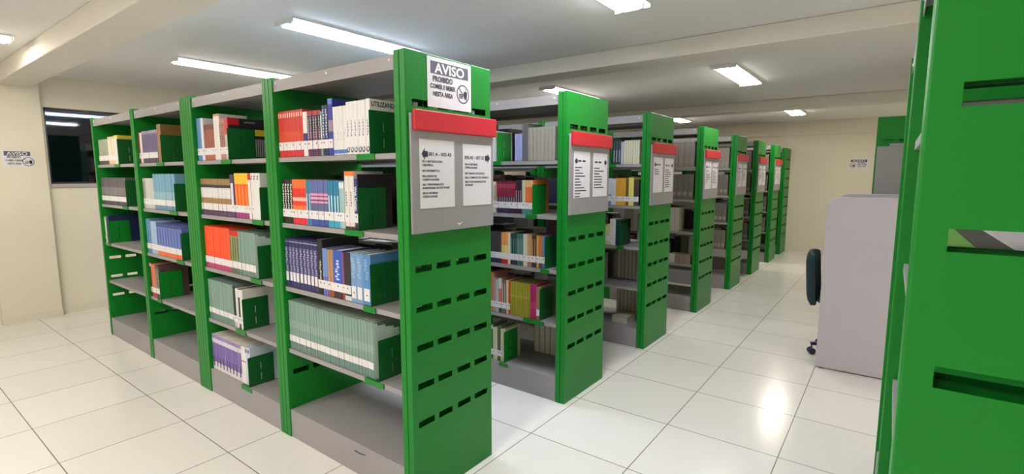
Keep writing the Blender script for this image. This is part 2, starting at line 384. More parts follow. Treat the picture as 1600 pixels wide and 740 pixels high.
# ------------------------------------------------------------------ no eating or drinking notices
def notice(label, M, W, H, wide, header='AVISO'):
    """M maps (u across, v up, w out of the face)"""
    t = thing('warning_notice', label, 'sign', M.translation, 0)
    R3 = M.to_3x3().to_4x4()
    def P(mb, name, par): return mb.build(name, par)
    q = MB(); q.box((0, 0, 0), (W, H, .0012), PAPER, R3); s_ = q.build('sheet', t)
    hh = H*.25
    q = MB(); q.box((W*.07, H*.92-hh, .0012), (W*.93, H*.92, .0018), HEAD, R3); hd = q.build('header_bar', t)
    def T(body, size, u, v, m, par, al='CENTER', bold=.0006, fit=1): text_obj(body, size, R3 @ Matrix.Translation((u, v, .002)), m, par, 'lettering', al, bold, 1, fit*W)
    T(header, hh*1.1, W/2, H*.92-hh*.88, WHITE, hd, bold=hh*(.03 if not wide else .012), fit=.68)
    c = (W*.80, H*.36) if not wide else (W*.84, H*.34); r = H*.20 if not wide else H*.26
    if wide == 2: c = (W*.18, H*.34)
    tx = W*(.335 if not wide else .38) if wide != 2 else W*.66
    fs = H*(.125 if not wide else .15)
    T('PROIBIDO', fs*1.2, tx, H*.525, INK, s_, bold=.0009, fit=.44)
    T('COMER E BEBER', fs, tx, H*.54-fs*1.25, INK, s_, bold=.0007, fit=.56)
    T('NESTA ÁREA', fs, tx, H*.54-fs*2.45, INK, s_, bold=.0007, fit=.44)
    g = MB(); n = 28
    for i in range(n):
        a, b = 2*PI*i/n, 2*PI*(i+1)/n
        pr = [(c[0]+k*math.cos(t_), c[1]+k*math.sin(t_)) for k, t_ in ((r, a), (r, b), (r*.86, b), (r*.86, a))]
        g.face([R3 @ Vector((p[0], p[1], .0016)) for p in pr], HEAD)
    B = lambda u0, v0, u1, v1: g.box((c[0]+u0*r, c[1]+v0*r, .0013), (c[0]+u1*r, c[1]+v1*r, .0017), INK, R3)
    g.prism([(c[0]+.12*r, c[1]+.3*r), (c[0]+.2*r, c[1]-.5*r), (c[0]+.6*r, c[1]-.5*r), (c[0]+.68*r, c[1]+.3*r)], .0013, .0017, INK, R3)
    B(.38, .3, .44, .62); B(-.62, -.12, 0, 0); B(-.66, -.27, .02, -.18); B(-.6, -.46, -.02, -.33)
    d = r*.93*math.sqrt(.5)
    g.prism([(c[0]-d, c[1]+d-.06*r), (c[0]+d-.06*r, c[1]-d), (c[0]+d, c[1]-d+.06*r), (c[0]-d+.06*r, c[1]+d)], .0018, .0021, HEAD, R3)
    g.build('prohibition_symbol', s_)
    return t
notice('white AVISO no food or drink poster taped high on the nearest green end panel', mtx((0,1,0), (0,0,1), (.0006, .124, 1.790)), .28, .212, 0)
notice('small white AVISO notice on the cream pilaster left of the window', mtx((0,1,0), (0,0,1), (XL+.0756, -.425, 1.575)), .225, .175, 1)
notice('small white notice on the cream back wall left of the far green bookcase', mtx((1,0,0), (0,0,1), (.955, YB-.0006, 1.62)), .29, .18, 2)

# ------------------------------------------------------------------ books
def book_mesh(W, D, H, base, bands, cover, marks, rnd):
    q = MB(); t = .0016
    out = [(0, D), (0, .0035), (W*.14, .0006), (W*.86, .0006), (W, .0035), (W, D)]
    inn = [(t, D), (t, .0045), (W*.2, .0026), (W*.8, .0026), (W-t, .0045), (W-t, D)]
    lv = [0.0]+[b[0] for b in bands if 0 < b[0] < 1]+[1.0]; cols = []
    cur = base; bd = {b[0]: b[1] for b in bands}
    cur = bd.get(0, base)
    for l in lv[:-1]:
        cur = bd.get(l, cur); cols.append(cur)
    mb = [mat(c, .45, .05, 60, key='cover') for c in cols]; mc = mat(cover, .45, .06, 40, key='cover')
    for i in range(len(lv)-1):
        z0, z1 = lv[i]*H, lv[i+1]*H
        for j in range(5):
            a, b = out[j], out[j+1]; m = mb[i] if j in (1, 2, 3) else mc
            q.face([(a[0], a[1], z0), (b[0], b[1], z0), (b[0], b[1], z1), (a[0], a[1], z1)], m)
    for j in range(5):
        a, b = inn[j], inn[j+1]; q.face([(b[0], b[1], 0), (a[0], a[1], 0), (a[0], a[1], H), (b[0], b[1], H)], mc)
        for z in (0, H):
            pts = [(out[j][0], out[j][1], z), (out[j+1][0], out[j+1][1], z), (inn[j+1][0], inn[j+1][1], z), (inn[j][0], inn[j][1], z)]
            q.face(pts if z == 0 else pts[::-1], mc)
    for o_, i_ in ((out[0], inn[0]), (inn[5], out[5])):
        q.face([(o_[0], D, 0), (i_[0], D, 0), (i_[0], D, H), (o_[0], D, H)], mc)
    q.box((t, .0045, .003), (W-t, D-.004, H-.004), PAGES)
    if marks:
        col, f0, f1, wd, kind = marks
        m = mat(col, .5, .02, 60, key='print'); cx = W/2; hw = W*wd/2; y = .0004
        if kind == 'bar': q.box((cx-hw, y-.0003, f0*H), (cx+hw, y+.0004, f1*H), m)
        else:
            z = f0*H
            while z < f1*H:
                l = rnd.uniform(.004, .012) if kind == 'dash' else .007
                off = rnd.uniform(-.12, .12)*W if kind == 'dash' else 0
                q.box((cx-hw+off, y-.0003, z), (cx+hw*rnd.uniform(.5, 1)+off, y+.0004, min(z+l, f1*H)), m); z += l+.004
    return q.mesh('book')
BAYN = ['aisle bay', 'second bay', 'third bay', 'farthest bay']
SHN = {'A': 'top shelf', 'B': 'second shelf', 'C': 'third shelf', 'D': 'fourth shelf', 'E': 'bottom plinth'}
def PLACE(row, bay, sh): return '%s, %s, %s range' % (SHN[sh], BAYN[bay], ORD[row])
NUM = 'one two three four five six seven eight nine ten eleven twelve thirteen fourteen fifteen sixteen seventeen eighteen'.split()
NTH = 'first second third fourth fifth sixth seventh eighth ninth tenth eleventh twelfth thirteenth fourteenth fifteenth sixteenth seventeenth eighteenth'.split()
BOOKS = []                                     # (row, bay, shelf, x start, [runs])
# run: (x end, count, height, base colour, description, options)
def XM(row, x):                                 # positions were measured on the panel edge plane; the books stand SET behind it
    k = (1.437+ROWY[row]+SET+.005)/(1.437+ROWY[row]); return 1.625+(x-1.625)*k
def fill(row, bay, sh, x0, runs, rear=False):
    if not rear:
        lo = -BAY*(bay+1)+(.024 if row == 0 and bay == 1 else .004)
        x0 = max(lo, XM(row, x0)); runs = [(XM(row, r[0]),)+r[1:] for r in runs]
    z = ZS.get(sh, ZE)+.0022; rnd = random.Random(row*100+bay*10+ord(sh)+(500 if rear else 0)); x = x0
    for x1, n, h, base, desc, o in runs:
        wv = (x1-x)/n; D = o.get('d', .175); lab_on = o.get('s', 1)
        bm = book_mesh(wv-.0008, D, h, base, o.get('b', []), o.get('c', base), o.get('m'), rnd)
        bend = o.get('bend')
        if bend:
            for v in bm.vertices: v.co.x -= bend*math.sin(PI*min(1, v.co.z/h))*1.0
        sm = None
        if lab_on:
            q = MB(); sw = wv*(1.0 if o.get('wide', 1) else .74); s0 = o.get('sz', .034)
            q.box(((wv-sw)/2, -.0004, s0), ((wv+sw)/2-.0009, .0002, s0+o.get('sh', .043)), STICK)
            if o.get('dot', 1):
                q.tube((wv/2, -.0009, s0+.028), (wv/2, -.0003, s0+.028), min(.0042, wv*.22), min(.0042, wv*.22), DOT, 8)
            sm = q.mesh('call_number_label')
            sm2 = None
            if n > 1:
                q = MB(); q.box(((wv-sw)/2, -.0004, s0), ((wv+sw)/2-.0009, .0002, s0+o.get('sh', .043)), STICK); sm2 = q.mesh('call_number_label')
        place = PLACE(row, bay, sh)
        kind = 'journal' if 'journal' in desc else 'book'
        for i in range(n):
            b = link(kind, bm); y = ROWY[row]+SET+.004+rnd.uniform(0, .003)
            b.location = (x+.0004, y, z)
            if rear: b.location = (x+wv-.0004, ROWY[row]+DEP-.012, z); b.rotation_euler = (0, 0, PI)
            if n > 1:
                d2 = desc if len(desc.split()) <= 4 else desc.split(' with')[0].split(' beside')[0].split(' facing')[0]
                pos = 'leftmost' if i == 0 else ('rightmost' if i == n-1 else NTH[i])
                tag(b, '%s, %s of %s, %s' % (d2, pos, NUM[n-1], place), kind, '%s, %s' % (desc.split(' with')[0], place))
            else: tag(b, '%s, %s' % (desc, place), kind)
            if sm: link('call_number_label', sm if (i % 3 == 0 or n == 1) else sm2, b)
            last = b
            x += wv
        BOOKS.append(last)
    return last
def bookend(row, bay, sh, x, h=.20, tongue=.09, dark=True, back=0):
    x = XM(row, x); z = ZS.get(sh, ZE)+.0003; y = ROWY[row]
    q = MB(); m = GREEN_D if dark else GREEN
    q.grid(.165, h, .0014, [(.078, .084, .03, .075), (.078, .084, .10, .145)], m, mtx((0,1,0), (0,0,1), (0, .004+back, 0)))
    q.box((-tongue, -.001+back, .0), (.0014, .12+back, .0011), m)
    if not back: q.box((-tongue, -.0035, -.026), (.04, -.0008, .0011), GREEN)
    o = q.build('bookend', None, (x+.0008, y+(SET-.0035 if sh != 'E' else .0055), z))
    return tag(o, 'green steel bookend, ' + PLACE(row, bay, sh), 'bookend', 'green bookends')
PG = (126, 156, 146)                           # pale green journals
W_ = (226, 224, 222)
fill(0, 0, 'A', -1.012, [
 (-.770, 11, .238, (206, 52, 40), 'red volume', dict(b=[(0, (206, 40, 50)), (.3, (212, 70, 40)), (.55, (204, 50, 40))], m=((235, 190, 180), .86, .95, .5, 'bar'))),
 (-.732, 1, .222, (228, 226, 228), 'white spined book with a blue band', dict(b=[(0, (228, 226, 228)), (.33, (50, 46, 120)), (.52, W_)])),
 (-.617, 5, .222, (70, 38, 66), 'dark plum striped volume', dict(b=[(0, (92, 40, 80)), (.35, (96, 60, 96)), (.55, (52, 42, 66)), (.9, (170, 50, 60))], m=((215, 205, 200), .4, .86, .25, 'dash'))),
 (-.600, 1, .215, (120, 150, 140), 'thin grey-green book', dict(m=((225, 225, 215), .4, .9, .4, 'bar'))),
 (-.553, 2, .240, (38, 44, 92), 'navy book with pale lettering', dict(m=((190, 200, 220), .36, .92, .5, 'dash'))),
 (-.515, 1, .268, (54, 56, 150), 'tall violet-blue book', dict(b=[(0, (54, 56, 150)), (.42, (150, 130, 150)), (.62, (54, 56, 150)), (.9, (90, 130, 200))])),
 (-.410, 4, .226, W_, 'short white blue-footed book', dict(b=[(0, (210, 214, 224)), (.03, (70, 120, 190)), (.11, W_)], s=0, m=((180, 182, 196), .3, .5, .2, 'dash'))),
 (-.268, 5, .240, (230, 228, 226), 'white book, round dark emblem', dict(b=[(0, (230, 228, 226))], s=0, m=((120, 120, 160), .34, .64, .25, 'dash'))),
 (-.238, 1, .243, (232, 230, 228), 'thick white book beside the bookend', dict(s=0, d=.24, m=((120, 120, 160), .34, .64, .25, 'dash')))])
lastA = BOOKS[-1]
text_obj('UTILIZANDO', .030, mtx((0,1,0), (0,0,1), (.0298, .012, .212)), INK, lastA, 'cover_lettering', 'LEFT', .0009, fit=.150)
for bk in [b for b in bpy.data.objects if 'round dark emblem' in b.get('label', '') or 'thick white book beside' in b.get('label', '')]:
    q = MB(); n = 14
    for j in range(n):
        if j in (3, 4): continue
        a, b_ = 2*PI*j/n, 2*PI*(j+1)/n
        q.face([(.0138+k*math.cos(t_), -.0003, .022+k*math.sin(t_)*1.25) for k, t_ in ((.011, a), (.011, b_), (.006, b_), (.006, a))], INK)
    q.build('spine_emblem', bk)
bookend(0, 0, 'A', -.2365, .195)
fill(0, 0, 'B', -1.008, [
 (-.897, 4, .236, (30, 28, 30), 'black book with white lettering', dict(m=((225, 220, 210), .3, .9, .45, 'dash'))),
 (-.770, 6, .236, (232, 74, 36), 'orange-red volume', dict(b=[(0, (226, 40, 60)), (.18, (226, 44, 40)), (.32, (240, 120, 60)), (.42, (232, 60, 40)), (.52, (240, 190, 175)), (.6, (228, 52, 36)), (.8, (238, 110, 50))])),
 (-.731, 2, .234, (70, 130, 160), 'teal-blue book with pale bar', dict(b=[(0, (80, 130, 180)), (.35, (60, 130, 160))], m=((190, 220, 225), .3, .7, .3, 'bar'))),
 (-.583, 9, .234, (96, 104, 160), 'slate blue volume with pink blocks', dict(b=[(0, (64, 84, 160)), (.2, (100, 104, 150)), (.5, (240, 150, 180)), (.54, (90, 96, 150)), (.58, (244, 160, 186)), (.63, (90, 96, 150)), (.66, (240, 150, 180)), (.71, (96, 110, 170))])),
 (-.486, 4, .232, (36, 124, 160), 'petrol blue volume', dict(b=[(0, (60, 160, 190)), (.2, (36, 124, 160))], m=((190, 226, 232), .32, .68, .35, 'bar'))),
 (-.445, 2, .228, (160, 190, 192), 'pale teal book', dict(m=((225, 232, 230), .85, .97, .8, 'bar'))),
 (-.373, 2, .276, (222, 216, 210), 'orange-topped white book', dict(b=[(0, (70, 44, 34)), (.05, (222, 216, 210)), (.92, (236, 120, 40))], m=((150, 130, 140), .4, .66, .3, 'dash'))),
 (-.345, 1, .240, (58, 44, 130), 'purple book reading Web Design', dict(b=[(0, (40, 34, 50)), (.1, (58, 44, 130))], d=.19)),
 (-.3385, 1, .262, (40, 36, 44), 'thin black book beside the purple one', dict(s=0, d=.2))])
wd = [b for b in BOOKS if 'Web Design' in b['label']][0]
text_obj('Web Design', .024, mtx((0,0,-1), (1,0,0), (.007, -.0004, .205)), PAPER, wd, 'spine_lettering', 'LEFT', .0006, .95)
bookend(0, 0, 'B', -.3372, .20, .10)
fill(0, 0, 'C', -1.010, [
 (-.694, 9, .270, (44, 42, 96), 'speckled navy volume', dict(wide=0, sz=.036, sh=.05, dot=0, b=[(0, (44, 42, 96)), (.3, (62, 60, 110)), (.84, (40, 38, 90)), (.93, (150, 150, 190)), (.95, (44, 42, 96))], m=((160, 160, 196), .34, .82, .5, 'dash'))),
 (-.651, 1, .288, (26, 26, 30), 'tall black book, its cover reading AutoCAD', dict(d=.225, m=((230, 222, 170), .2, .62, .22, 'dash'))),
 (-.608, 2, .243, (96, 130, 200), 'light blue book', dict(b=[(0, (90, 110, 190)), (.4, (110, 140, 205))])),
 (-.563, 2, .240, (176, 136, 92), 'tan book', dict(b=[(0, (150, 80, 50)), (.2, (176, 136, 92))])),
 (-.487, 1, .243, (44, 84, 186), 'thick bright blue book', dict(b=[(0, (60, 30, 40)), (.22, (40, 70, 170)), (.35, (44, 84, 186))], m=((200, 220, 240), .38, .8, .3, 'dash'))),
 (-.474, 1, .238, (150, 80, 110), 'thin mauve book', dict(b=[(0, (190, 40, 50)), (.1, (150, 80, 110))])),
 (-.419, 1, .240, (40, 34, 46), 'thick black book', dict(b=[(0, (200, 205, 210)), (.1, (40, 34, 46))])),
 (-.325, 2, .243, (110, 150, 196), 'light steel blue book', dict(wide=0, sh=.06, sz=.02, m=((150, 180, 212), .5, .9, .5, 'dash'))),
 (-.2675, 1, .244, (82, 136, 190), 'steel blue book at the end of the row', dict(wide=0, sh=.06, sz=.02, d=.235, m=((130, 170, 210), .5, .9, .4, 'dash')))])
ac = [b for b in BOOKS if 'AutoCAD' in b['label']][0]
text_obj('AutoCAD', .044, mtx((0,1,0), (0,0,1), (.0424, .014, .248)), PAPER, ac, 'cover_lettering', 'LEFT', .0009, 1.0)
bookend(0, 0, 'C', -.2655, .20, .05)
def journals(row, bay, sh, x0, parts, h, desc='pale green journal', **k):
    x = x0
    for j, (x1, n) in enumerate(parts):
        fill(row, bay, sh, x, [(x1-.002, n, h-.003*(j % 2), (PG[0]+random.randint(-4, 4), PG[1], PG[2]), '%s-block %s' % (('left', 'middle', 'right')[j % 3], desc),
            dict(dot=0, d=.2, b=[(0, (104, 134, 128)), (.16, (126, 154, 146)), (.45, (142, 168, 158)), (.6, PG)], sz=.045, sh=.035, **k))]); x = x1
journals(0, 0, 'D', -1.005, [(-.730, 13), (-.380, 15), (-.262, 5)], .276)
def splayed(row, sh, x, h, lab):                # a cover standing open at the end of a row
    q = MB(); n = 8; base = mat((176, 196, 188), .5, .05, 40, key='cover')
    pr = [(.0, 0), (.004, .02), (.012, .06), (.024, .1), (.03, .13)]
    for i in range(4):
        (a, b), (c, d) = pr[i], pr[i+1]
        q.box((0, 0, 0), (.0015, math.hypot(c-a, d-b)+.0005, h-.012*i), base, Matrix.Translation((a, b, 0)) @ Matrix.Rotation(-math.atan2(c-a, d-b), 4, 'Z'))
    return tag(q.build('loose_cover', None, (XM(row, x), ROWY[row]+SET+.006, ZS[sh]+.0022)), lab, 'cover')
splayed(0, 'D', -.2605, .272, 'pale curling cover standing open beside the bookend at the end of the pale green journals')
bookend(0, 0, 'D', -.2245, .20, .10)
q = MB(); q.prism([(0, 0), (.045, -.003), (.088, .004), (.09, .008), (.045, .003), (.002, .006)], 0, .0006, INK, mtx((1,0,0), (0,0,1), (0, 0, 0)))
o = q.build('paint_scratch', None, (-.45, .0052, .118)); tag(o, 'dark curved scratch mark on the grey plinth of the nearest bookcase', 'mark')
# books of the back side seen past the bookends
fill(0, 0, 'B', -.31, [(-.08, 6, .262, (30, 28, 36), 'black book facing away', dict(s=0, d=.2))], rear=True)
fill(0, 0, 'A', -.37, [(-.09, 7, .268, (170, 168, 206), 'lavender book facing away', dict(s=0, d=.2))], rear=True)

# second bay
fill(0, 1, 'A', -2.040, [
 (-1.945, 2, .272, (92, 140, 190), 'steel blue book', dict()),
 (-1.912, 1, .270, (224, 222, 228), 'white book beside the steel blue ones', dict()),
 (-1.768, 4, .225, (150, 84, 72), 'brick brown volume', dict(b=[(0, (170, 90, 70)), (.3, (150, 84, 72)), (.85, (110, 60, 60))])),
 (-1.690, 2, .282, (226, 222, 220), 'tall white book', dict(b=[(0, (226, 222, 220)), (.95, (200, 150, 90))])),
 (-1.625, 3, .245, (190, 130, 120), 'mottled pink book', dict(m=((70, 60, 66), .3, .9, .6, 'dash'))),
 (-1.580, 1, .252, (36, 32, 38), 'thick black and red covered book behind the bookend', dict(d=.235, c=(32, 30, 36), b=[(.0, (200, 190, 190)), (.6, (200, 60, 50))]))])
bb = BOOKS[-1]; q = MB(); X = .0445
q.box((X, .002, .21), (X+.0008, .07, .25), RED); q.box((X, .165, .15), (X+.0008, .232, .19), mat((216, 200, 50), .5, key='print')); q.box((X, .10, .225), (X+.0008, .17, .235), mat((120, 118, 120), .5, key='print'))
for i in range(5): q.box((X, .165+.013*i, .02), (X+.0008, .172+.013*i, .13), mat((170, 172, 176), .5, key='print'))
q.build('cover_print', bb)
bookend(0, 1, 'A', -1.5785, .19)
fill(0, 1, 'B', -2.045, [
 (-1.820, 8, .236, (146, 116, 74), 'left-block tan volume', dict(b=[(0, (92, 60, 100)), (.1, (60, 40, 60)), (.3, (160, 124, 76)), (.48, (222, 220, 222)), (.7, (214, 212, 214)), (.76, (58, 44, 40)), (.84, (150, 120, 80))], dot=0)),
 (-1.602, 8, .234, (146, 116, 74), 'right-block tan volume', dict(b=[(0, (92, 60, 100)), (.1, (60, 40, 60)), (.3, (160, 124, 76)), (.48, (222, 220, 222)), (.7, (214, 212, 214)), (.76, (58, 44, 40)), (.84, (150, 120, 80))], dot=0)),
 (-1.545, 1, .262, (70, 48, 104), 'thick purple book with white panel', dict(m=((225, 222, 228), .25, .8, .5, 'bar'))),
 (-1.375, 4, .270, (240, 96, 30), 'orange book with yellow head', dict(b=[(0, (150, 50, 120)), (.14, (240, 96, 30)), (.76, (245, 190, 40))], m=((245, 150, 50), .25, .7, .3, 'bar'))),
 (-1.345, 1, .268, (200, 40, 44), 'book with a red head beside the orange ones', dict(b=[(0, W_), (.86, (200, 30, 40))])),
 (-1.235, 3, .270, (226, 224, 222), 'white book', dict(m=((90, 90, 100), .86, .96, .5, 'dash'), d=.2))])
bookend(0, 1, 'B', -1.2335, .19)
fill(0, 1, 'C', -2.050, [
 (-1.655, 8, .278, (240, 72, 36), 'orange-red volume', dict(b=[(0, (180, 60, 110)), (.12, (226, 70, 50)), (.3, (242, 80, 36))], dot=0)),
 (-1.535, 4, .268, (140, 146, 96), 'olive striped book with red head', dict(b=[(0, (90, 110, 80)), (.2, (140, 150, 100)), (.88, (206, 40, 36))], m=((70, 80, 50), .3, .85, .35, 'bar'), dot=0)),
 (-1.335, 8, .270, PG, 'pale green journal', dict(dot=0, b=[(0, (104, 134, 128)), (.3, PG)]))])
splayed(0, 'C', -1.333, .262, 'pale cover curling open at the end of the third shelf down in the second bay')
bookend(0, 1, 'C', -1.2975, .20)
fill(0, 1, 'D', -2.060, [
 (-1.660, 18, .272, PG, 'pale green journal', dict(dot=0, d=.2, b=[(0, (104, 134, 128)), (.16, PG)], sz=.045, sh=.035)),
 (-1.625, 1, .262, (26, 28, 34), 'black book after the journals', dict(b=[(0, (180, 184, 190)), (.15, (26, 28, 34))])),
 (-1.595, 1, .258, (216, 216, 216), 'white book between two black ones', dict()),
 (-1.570, 1, .255, (34, 32, 38), 'slim black book', dict(b=[(0, (34, 32, 38)), (.8, (220, 220, 220))])),
 (-1.532, 1, .255, (222, 220, 218), 'white book at the end beside the bookend', dict(d=.235))])
bookend(0, 1, 'D', -1.5305, .20)
fill(0, 1, 'E', -2.065, [
 (-1.600, 9, .245, (222, 218, 224), 'white and purple striped volume', dict(b=[(0, (222, 218, 224)), (.22, (120, 96, 170)), (.78, (216, 210, 222)), (.9, (150, 130, 180))], m=((60, 50, 90), .1, .4, .3, 'bar'), s=0)),
 (-1.545, 2, .245, (232, 228, 226), 'red-lined white book', dict(s=0, b=[(0, (232, 228, 226)), (.58, (200, 120, 110)), (.62, (232, 228, 226))])),
 (-1.490, 2, .248, (196, 208, 222), 'pale blue covered book', dict(s=0, d=.21, m=((70, 90, 140), .86, .95, .7, 'bar')))])
bookend(0, 1, 'E', -1.4885, .19)
# third bay
fill(0, 2, 'A', -3.120, [
 (-3.040, 1, .236, (176, 32, 44), 'crimson book', dict(b=[(0, (140, 30, 44)), (.2, (180, 34, 46))])),
 (-3.000, 1, .232, (222, 216, 216), 'white book beside the crimson one', dict()),
 (-2.690, 7, .240, (104, 92, 128), 'purple-grey book', dict(b=[(0, (80, 70, 90)), (.3, (112, 100, 140)), (.9, (150, 146, 176))], m=((60, 54, 84), .4, .9, .3, 'dash'))),
 (-2.615, 2, .275, (150, 120, 84), 'tall tan book with brown cover', dict(d=.235, c=(128, 96, 52), s=0))])
bookend(0, 2, 'A', -2.6135, .20)
fill(0, 2, 'B', -3.115, [
 (-3.000, 4, .236, (186, 186, 188), 'slim grey book', dict(m=((70, 70, 76), .3, .9, .25, 'bar'))),
 (-2.845, 3, .236, (196, 198, 192), 'off-white book', dict()),
 (-2.437, 7, .268, (116, 166, 190), 'light blue volume', dict(b=[(0, (100, 140, 170)), (.3, (140, 180, 200)), (.5, (112, 164, 190))], dot=0))])
bookend(0, 2, 'B', -2.4355, .20)
fill(0, 2, 'C', -3.130, [
 (-2.975, 2, .272, (84, 134, 176), 'steel blue book', dict()),
 (-2.855, 3, .256, (160, 184, 214), 'pale blue book', dict()),
 (-2.387, 9, .246, (92, 110, 180), 'blue volume with orange foot', dict(b=[(0, (232, 110, 60)), (.17, (110, 130, 196)), (.9, (60, 70, 130))], m=((60, 76, 150), .35, .88, .3, 'bar'), dot=0))])
bookend(0, 2, 'C', -2.3855, .20)
fill(0, 2, 'D', -3.120, [
 (-3.040, 3, .270, (110, 84, 66), 'brown book with white head', dict(b=[(0, (60, 44, 40)), (.9, (214, 208, 204))])),
 (-2.960, 2, .262, (206, 110, 80), 'salmon orange book', dict(b=[(0, (180, 60, 70)), (.3, (214, 120, 84))])),
 (-2.872, 3, .262, (84, 60, 60), 'dark brown book beside the bookend', dict(m=((200, 190, 180), .3, .9, .3, 'dash'), d=.21))])
bookend(0, 2, 'D', -2.870, .215, .05, dark=False)
fill(0, 2, 'D', -2.72, [(-2.60, 1, .17, (176, 150, 40), 'mustard yellow book facing away', dict(s=0))], rear=True)
# farthest bay
fill(0, 3, 'A', -4.060, [
 (-3.810, 4, .220, (140, 150, 130), 'grey-green book', dict(b=[(0, (80, 60, 60)), (.15, (150, 160, 140))])),
 (-3.640, 3, .234, (216, 190, 160), 'cream and tan book', dict(m=((240, 235, 225), .3, .9, .4, 'bar'))),
 (-3.545, 1, .240, (222, 200, 70), 'book with a yellow cover beside the bookend', dict(d=.225, b=[(0, (216, 214, 206)), (.9, (222, 200, 70))]))])
bookend(0, 3, 'A', -3.543, .21)
fill(0, 3, 'B', -4.085, [(-3.440, 12, .238, (98, 96, 102), 'dark grey volume', dict(b=[(0, (60, 60, 66)), (.35, (120, 118, 122)), (.65, (88, 86, 92))], dot=0))])
bookend(0, 3, 'B', -3.438, .22)
fill(0, 3, 'C', -4.125, [(-4.055, 1, .235, (214, 216, 190), 'cream book', dict()), (-3.985, 1, .25, (24, 36, 84), 'thick navy book behind the bookend', dict(d=.235, s=0))])
bookend(0, 3, 'C', -3.983, .20, .04, dark=False)

# second range
fill(1, 0, 'A', -.640, [(-.5565, 3, .205, (222, 220, 226), 'white book', dict(s=0))])
bookend(1, 0, 'A', -.5550, .20, .05, dark=False)
fill(1, 0, 'A', -.404, [(-.345, 4, .178, (150, 160, 206), 'pale blue book', dict(s=0, wide=0)),
                        (-.298, 1, .242, (92, 92, 98), 'thick dark grey sagging volume', dict(s=0, bend=.016)),
                        (-.092, 7, .212, (150, 146, 136), 'grey-brown journal volume', dict(s=0, bend=.008, m=((120, 116, 106), .05, .95, .12, 'bar')))])
for i, (dx, c) in enumerate(((.0, (96, 92, 100)), (.004, (216, 210, 196)), (.03, (206, 206, 188)))):
    q = MB(); b_ = mat(c, .5, .05, 40, key='cover'); L = .11-.03*(i == 2)
    q.box((0, 0, 0), (L, .17, .0015), b_); q.box((0, 0, .0225), (L, .17, .024), b_); q.box((.0, 0, .0015), (.0015, .17, .0225), b_); q.box((.0015, .004, .0015), (L-.003, .166, .0225), PAGES)
    o = q.build('book', None, (-.462, ROWY[1]+.33, ZS['A']+.134-.026*i))
    o.location = (-.530, ROWY[1]+.30, ZS['A']+.0005+.0245*(2-i)); tag(o, ('dark grey', 'cream', 'pale green')[i]+' book lying flat in a small pile, top shelf, second range', 'book')
fill(1, 0, 'B', -.640, [(-.562, 4, .214, (214, 208, 180), 'cream book', dict(m=((120, 90, 80), .4, .9, .3, 'bar'))),
 (-.400, 8, .218, (130, 28, 54), 'maroon volume with dark foot', dict(b=[(0, (60, 40, 80)), (.3, (70, 56, 76)), (.52, (140, 30, 56)), (.78, (160, 60, 84)), (.92, (120, 26, 50))], m=((150, 140, 150), .36, .5, .3, 'bar'))),
 (-.345, 3, .226, (54, 32, 52), 'dark plum book', dict(m=((170, 150, 160), .3, .7, .3, 'bar'))),
 (-.318, 1, .226, (190, 200, 160), 'pale lime book', dict(b=[(0, (60, 140, 130)), (.3, (190, 200, 160))])),
 (-.260, 2, .226, (226, 110, 60), 'orange book', dict(b=[(0, (60, 130, 120)), (.25, (226, 110, 60)), (.8, (216, 170, 120))], d=.2))])
bookend(1, 0, 'B', -.2575, .20, .05, dark=False)
fill(1, 0, 'C', -.640, [(-.522, 6, .218, (60, 58, 66), 'charcoal book', dict(b=[(0, (44, 44, 76)), (.2, (64, 60, 66))], dot=0)),
 (-.466, 2, .218, (232, 170, 90), 'apricot book with red foot', dict(b=[(0, (206, 30, 50)), (.14, (236, 210, 130)), (.6, (232, 160, 80))], dot=0)),
 (-.442, 1, .220, (228, 218, 196), 'cream book beside the apricot ones', dict(dot=0)),
 (-.385, 3, .216, (34, 74, 74), 'dark teal book', dict(b=[(0, (40, 50, 70)), (.2, (30, 72, 70))], m=((120, 170, 160), .3, .85, .2, 'bar'), dot=0)),
 (-.334, 3, .216, (70, 116, 112), 'grey-teal book', dict(m=((150, 180, 176), .3, .85, .25, 'bar'), dot=0)),
 (-.300, 2, .219, (216, 208, 186), 'ivory book', dict()),
 (-.265, 2, .218, (196, 156, 108), 'tan book', dict(b=[(0, (170, 120, 100)), (.2, (196, 156, 108))])),
 (-.228, 2, .214, (66, 44, 34), 'dark brown book', dict(m=((190, 150, 90), .3, .9, .3, 'bar'))),
 (-.208, 1, .216, (206, 160, 100), 'sand coloured book', dict()),
 (-.182, 2, .210, (170, 90, 40), 'rust orange book', dict(b=[(0, (120, 70, 60)), (.2, (200, 120, 50))])),
 (-.1595, 1, .216, (84, 124, 186), 'mid blue book at the end of the row', dict(d=.2))])
bookend(1, 0, 'C', -.1575, .212, .03)
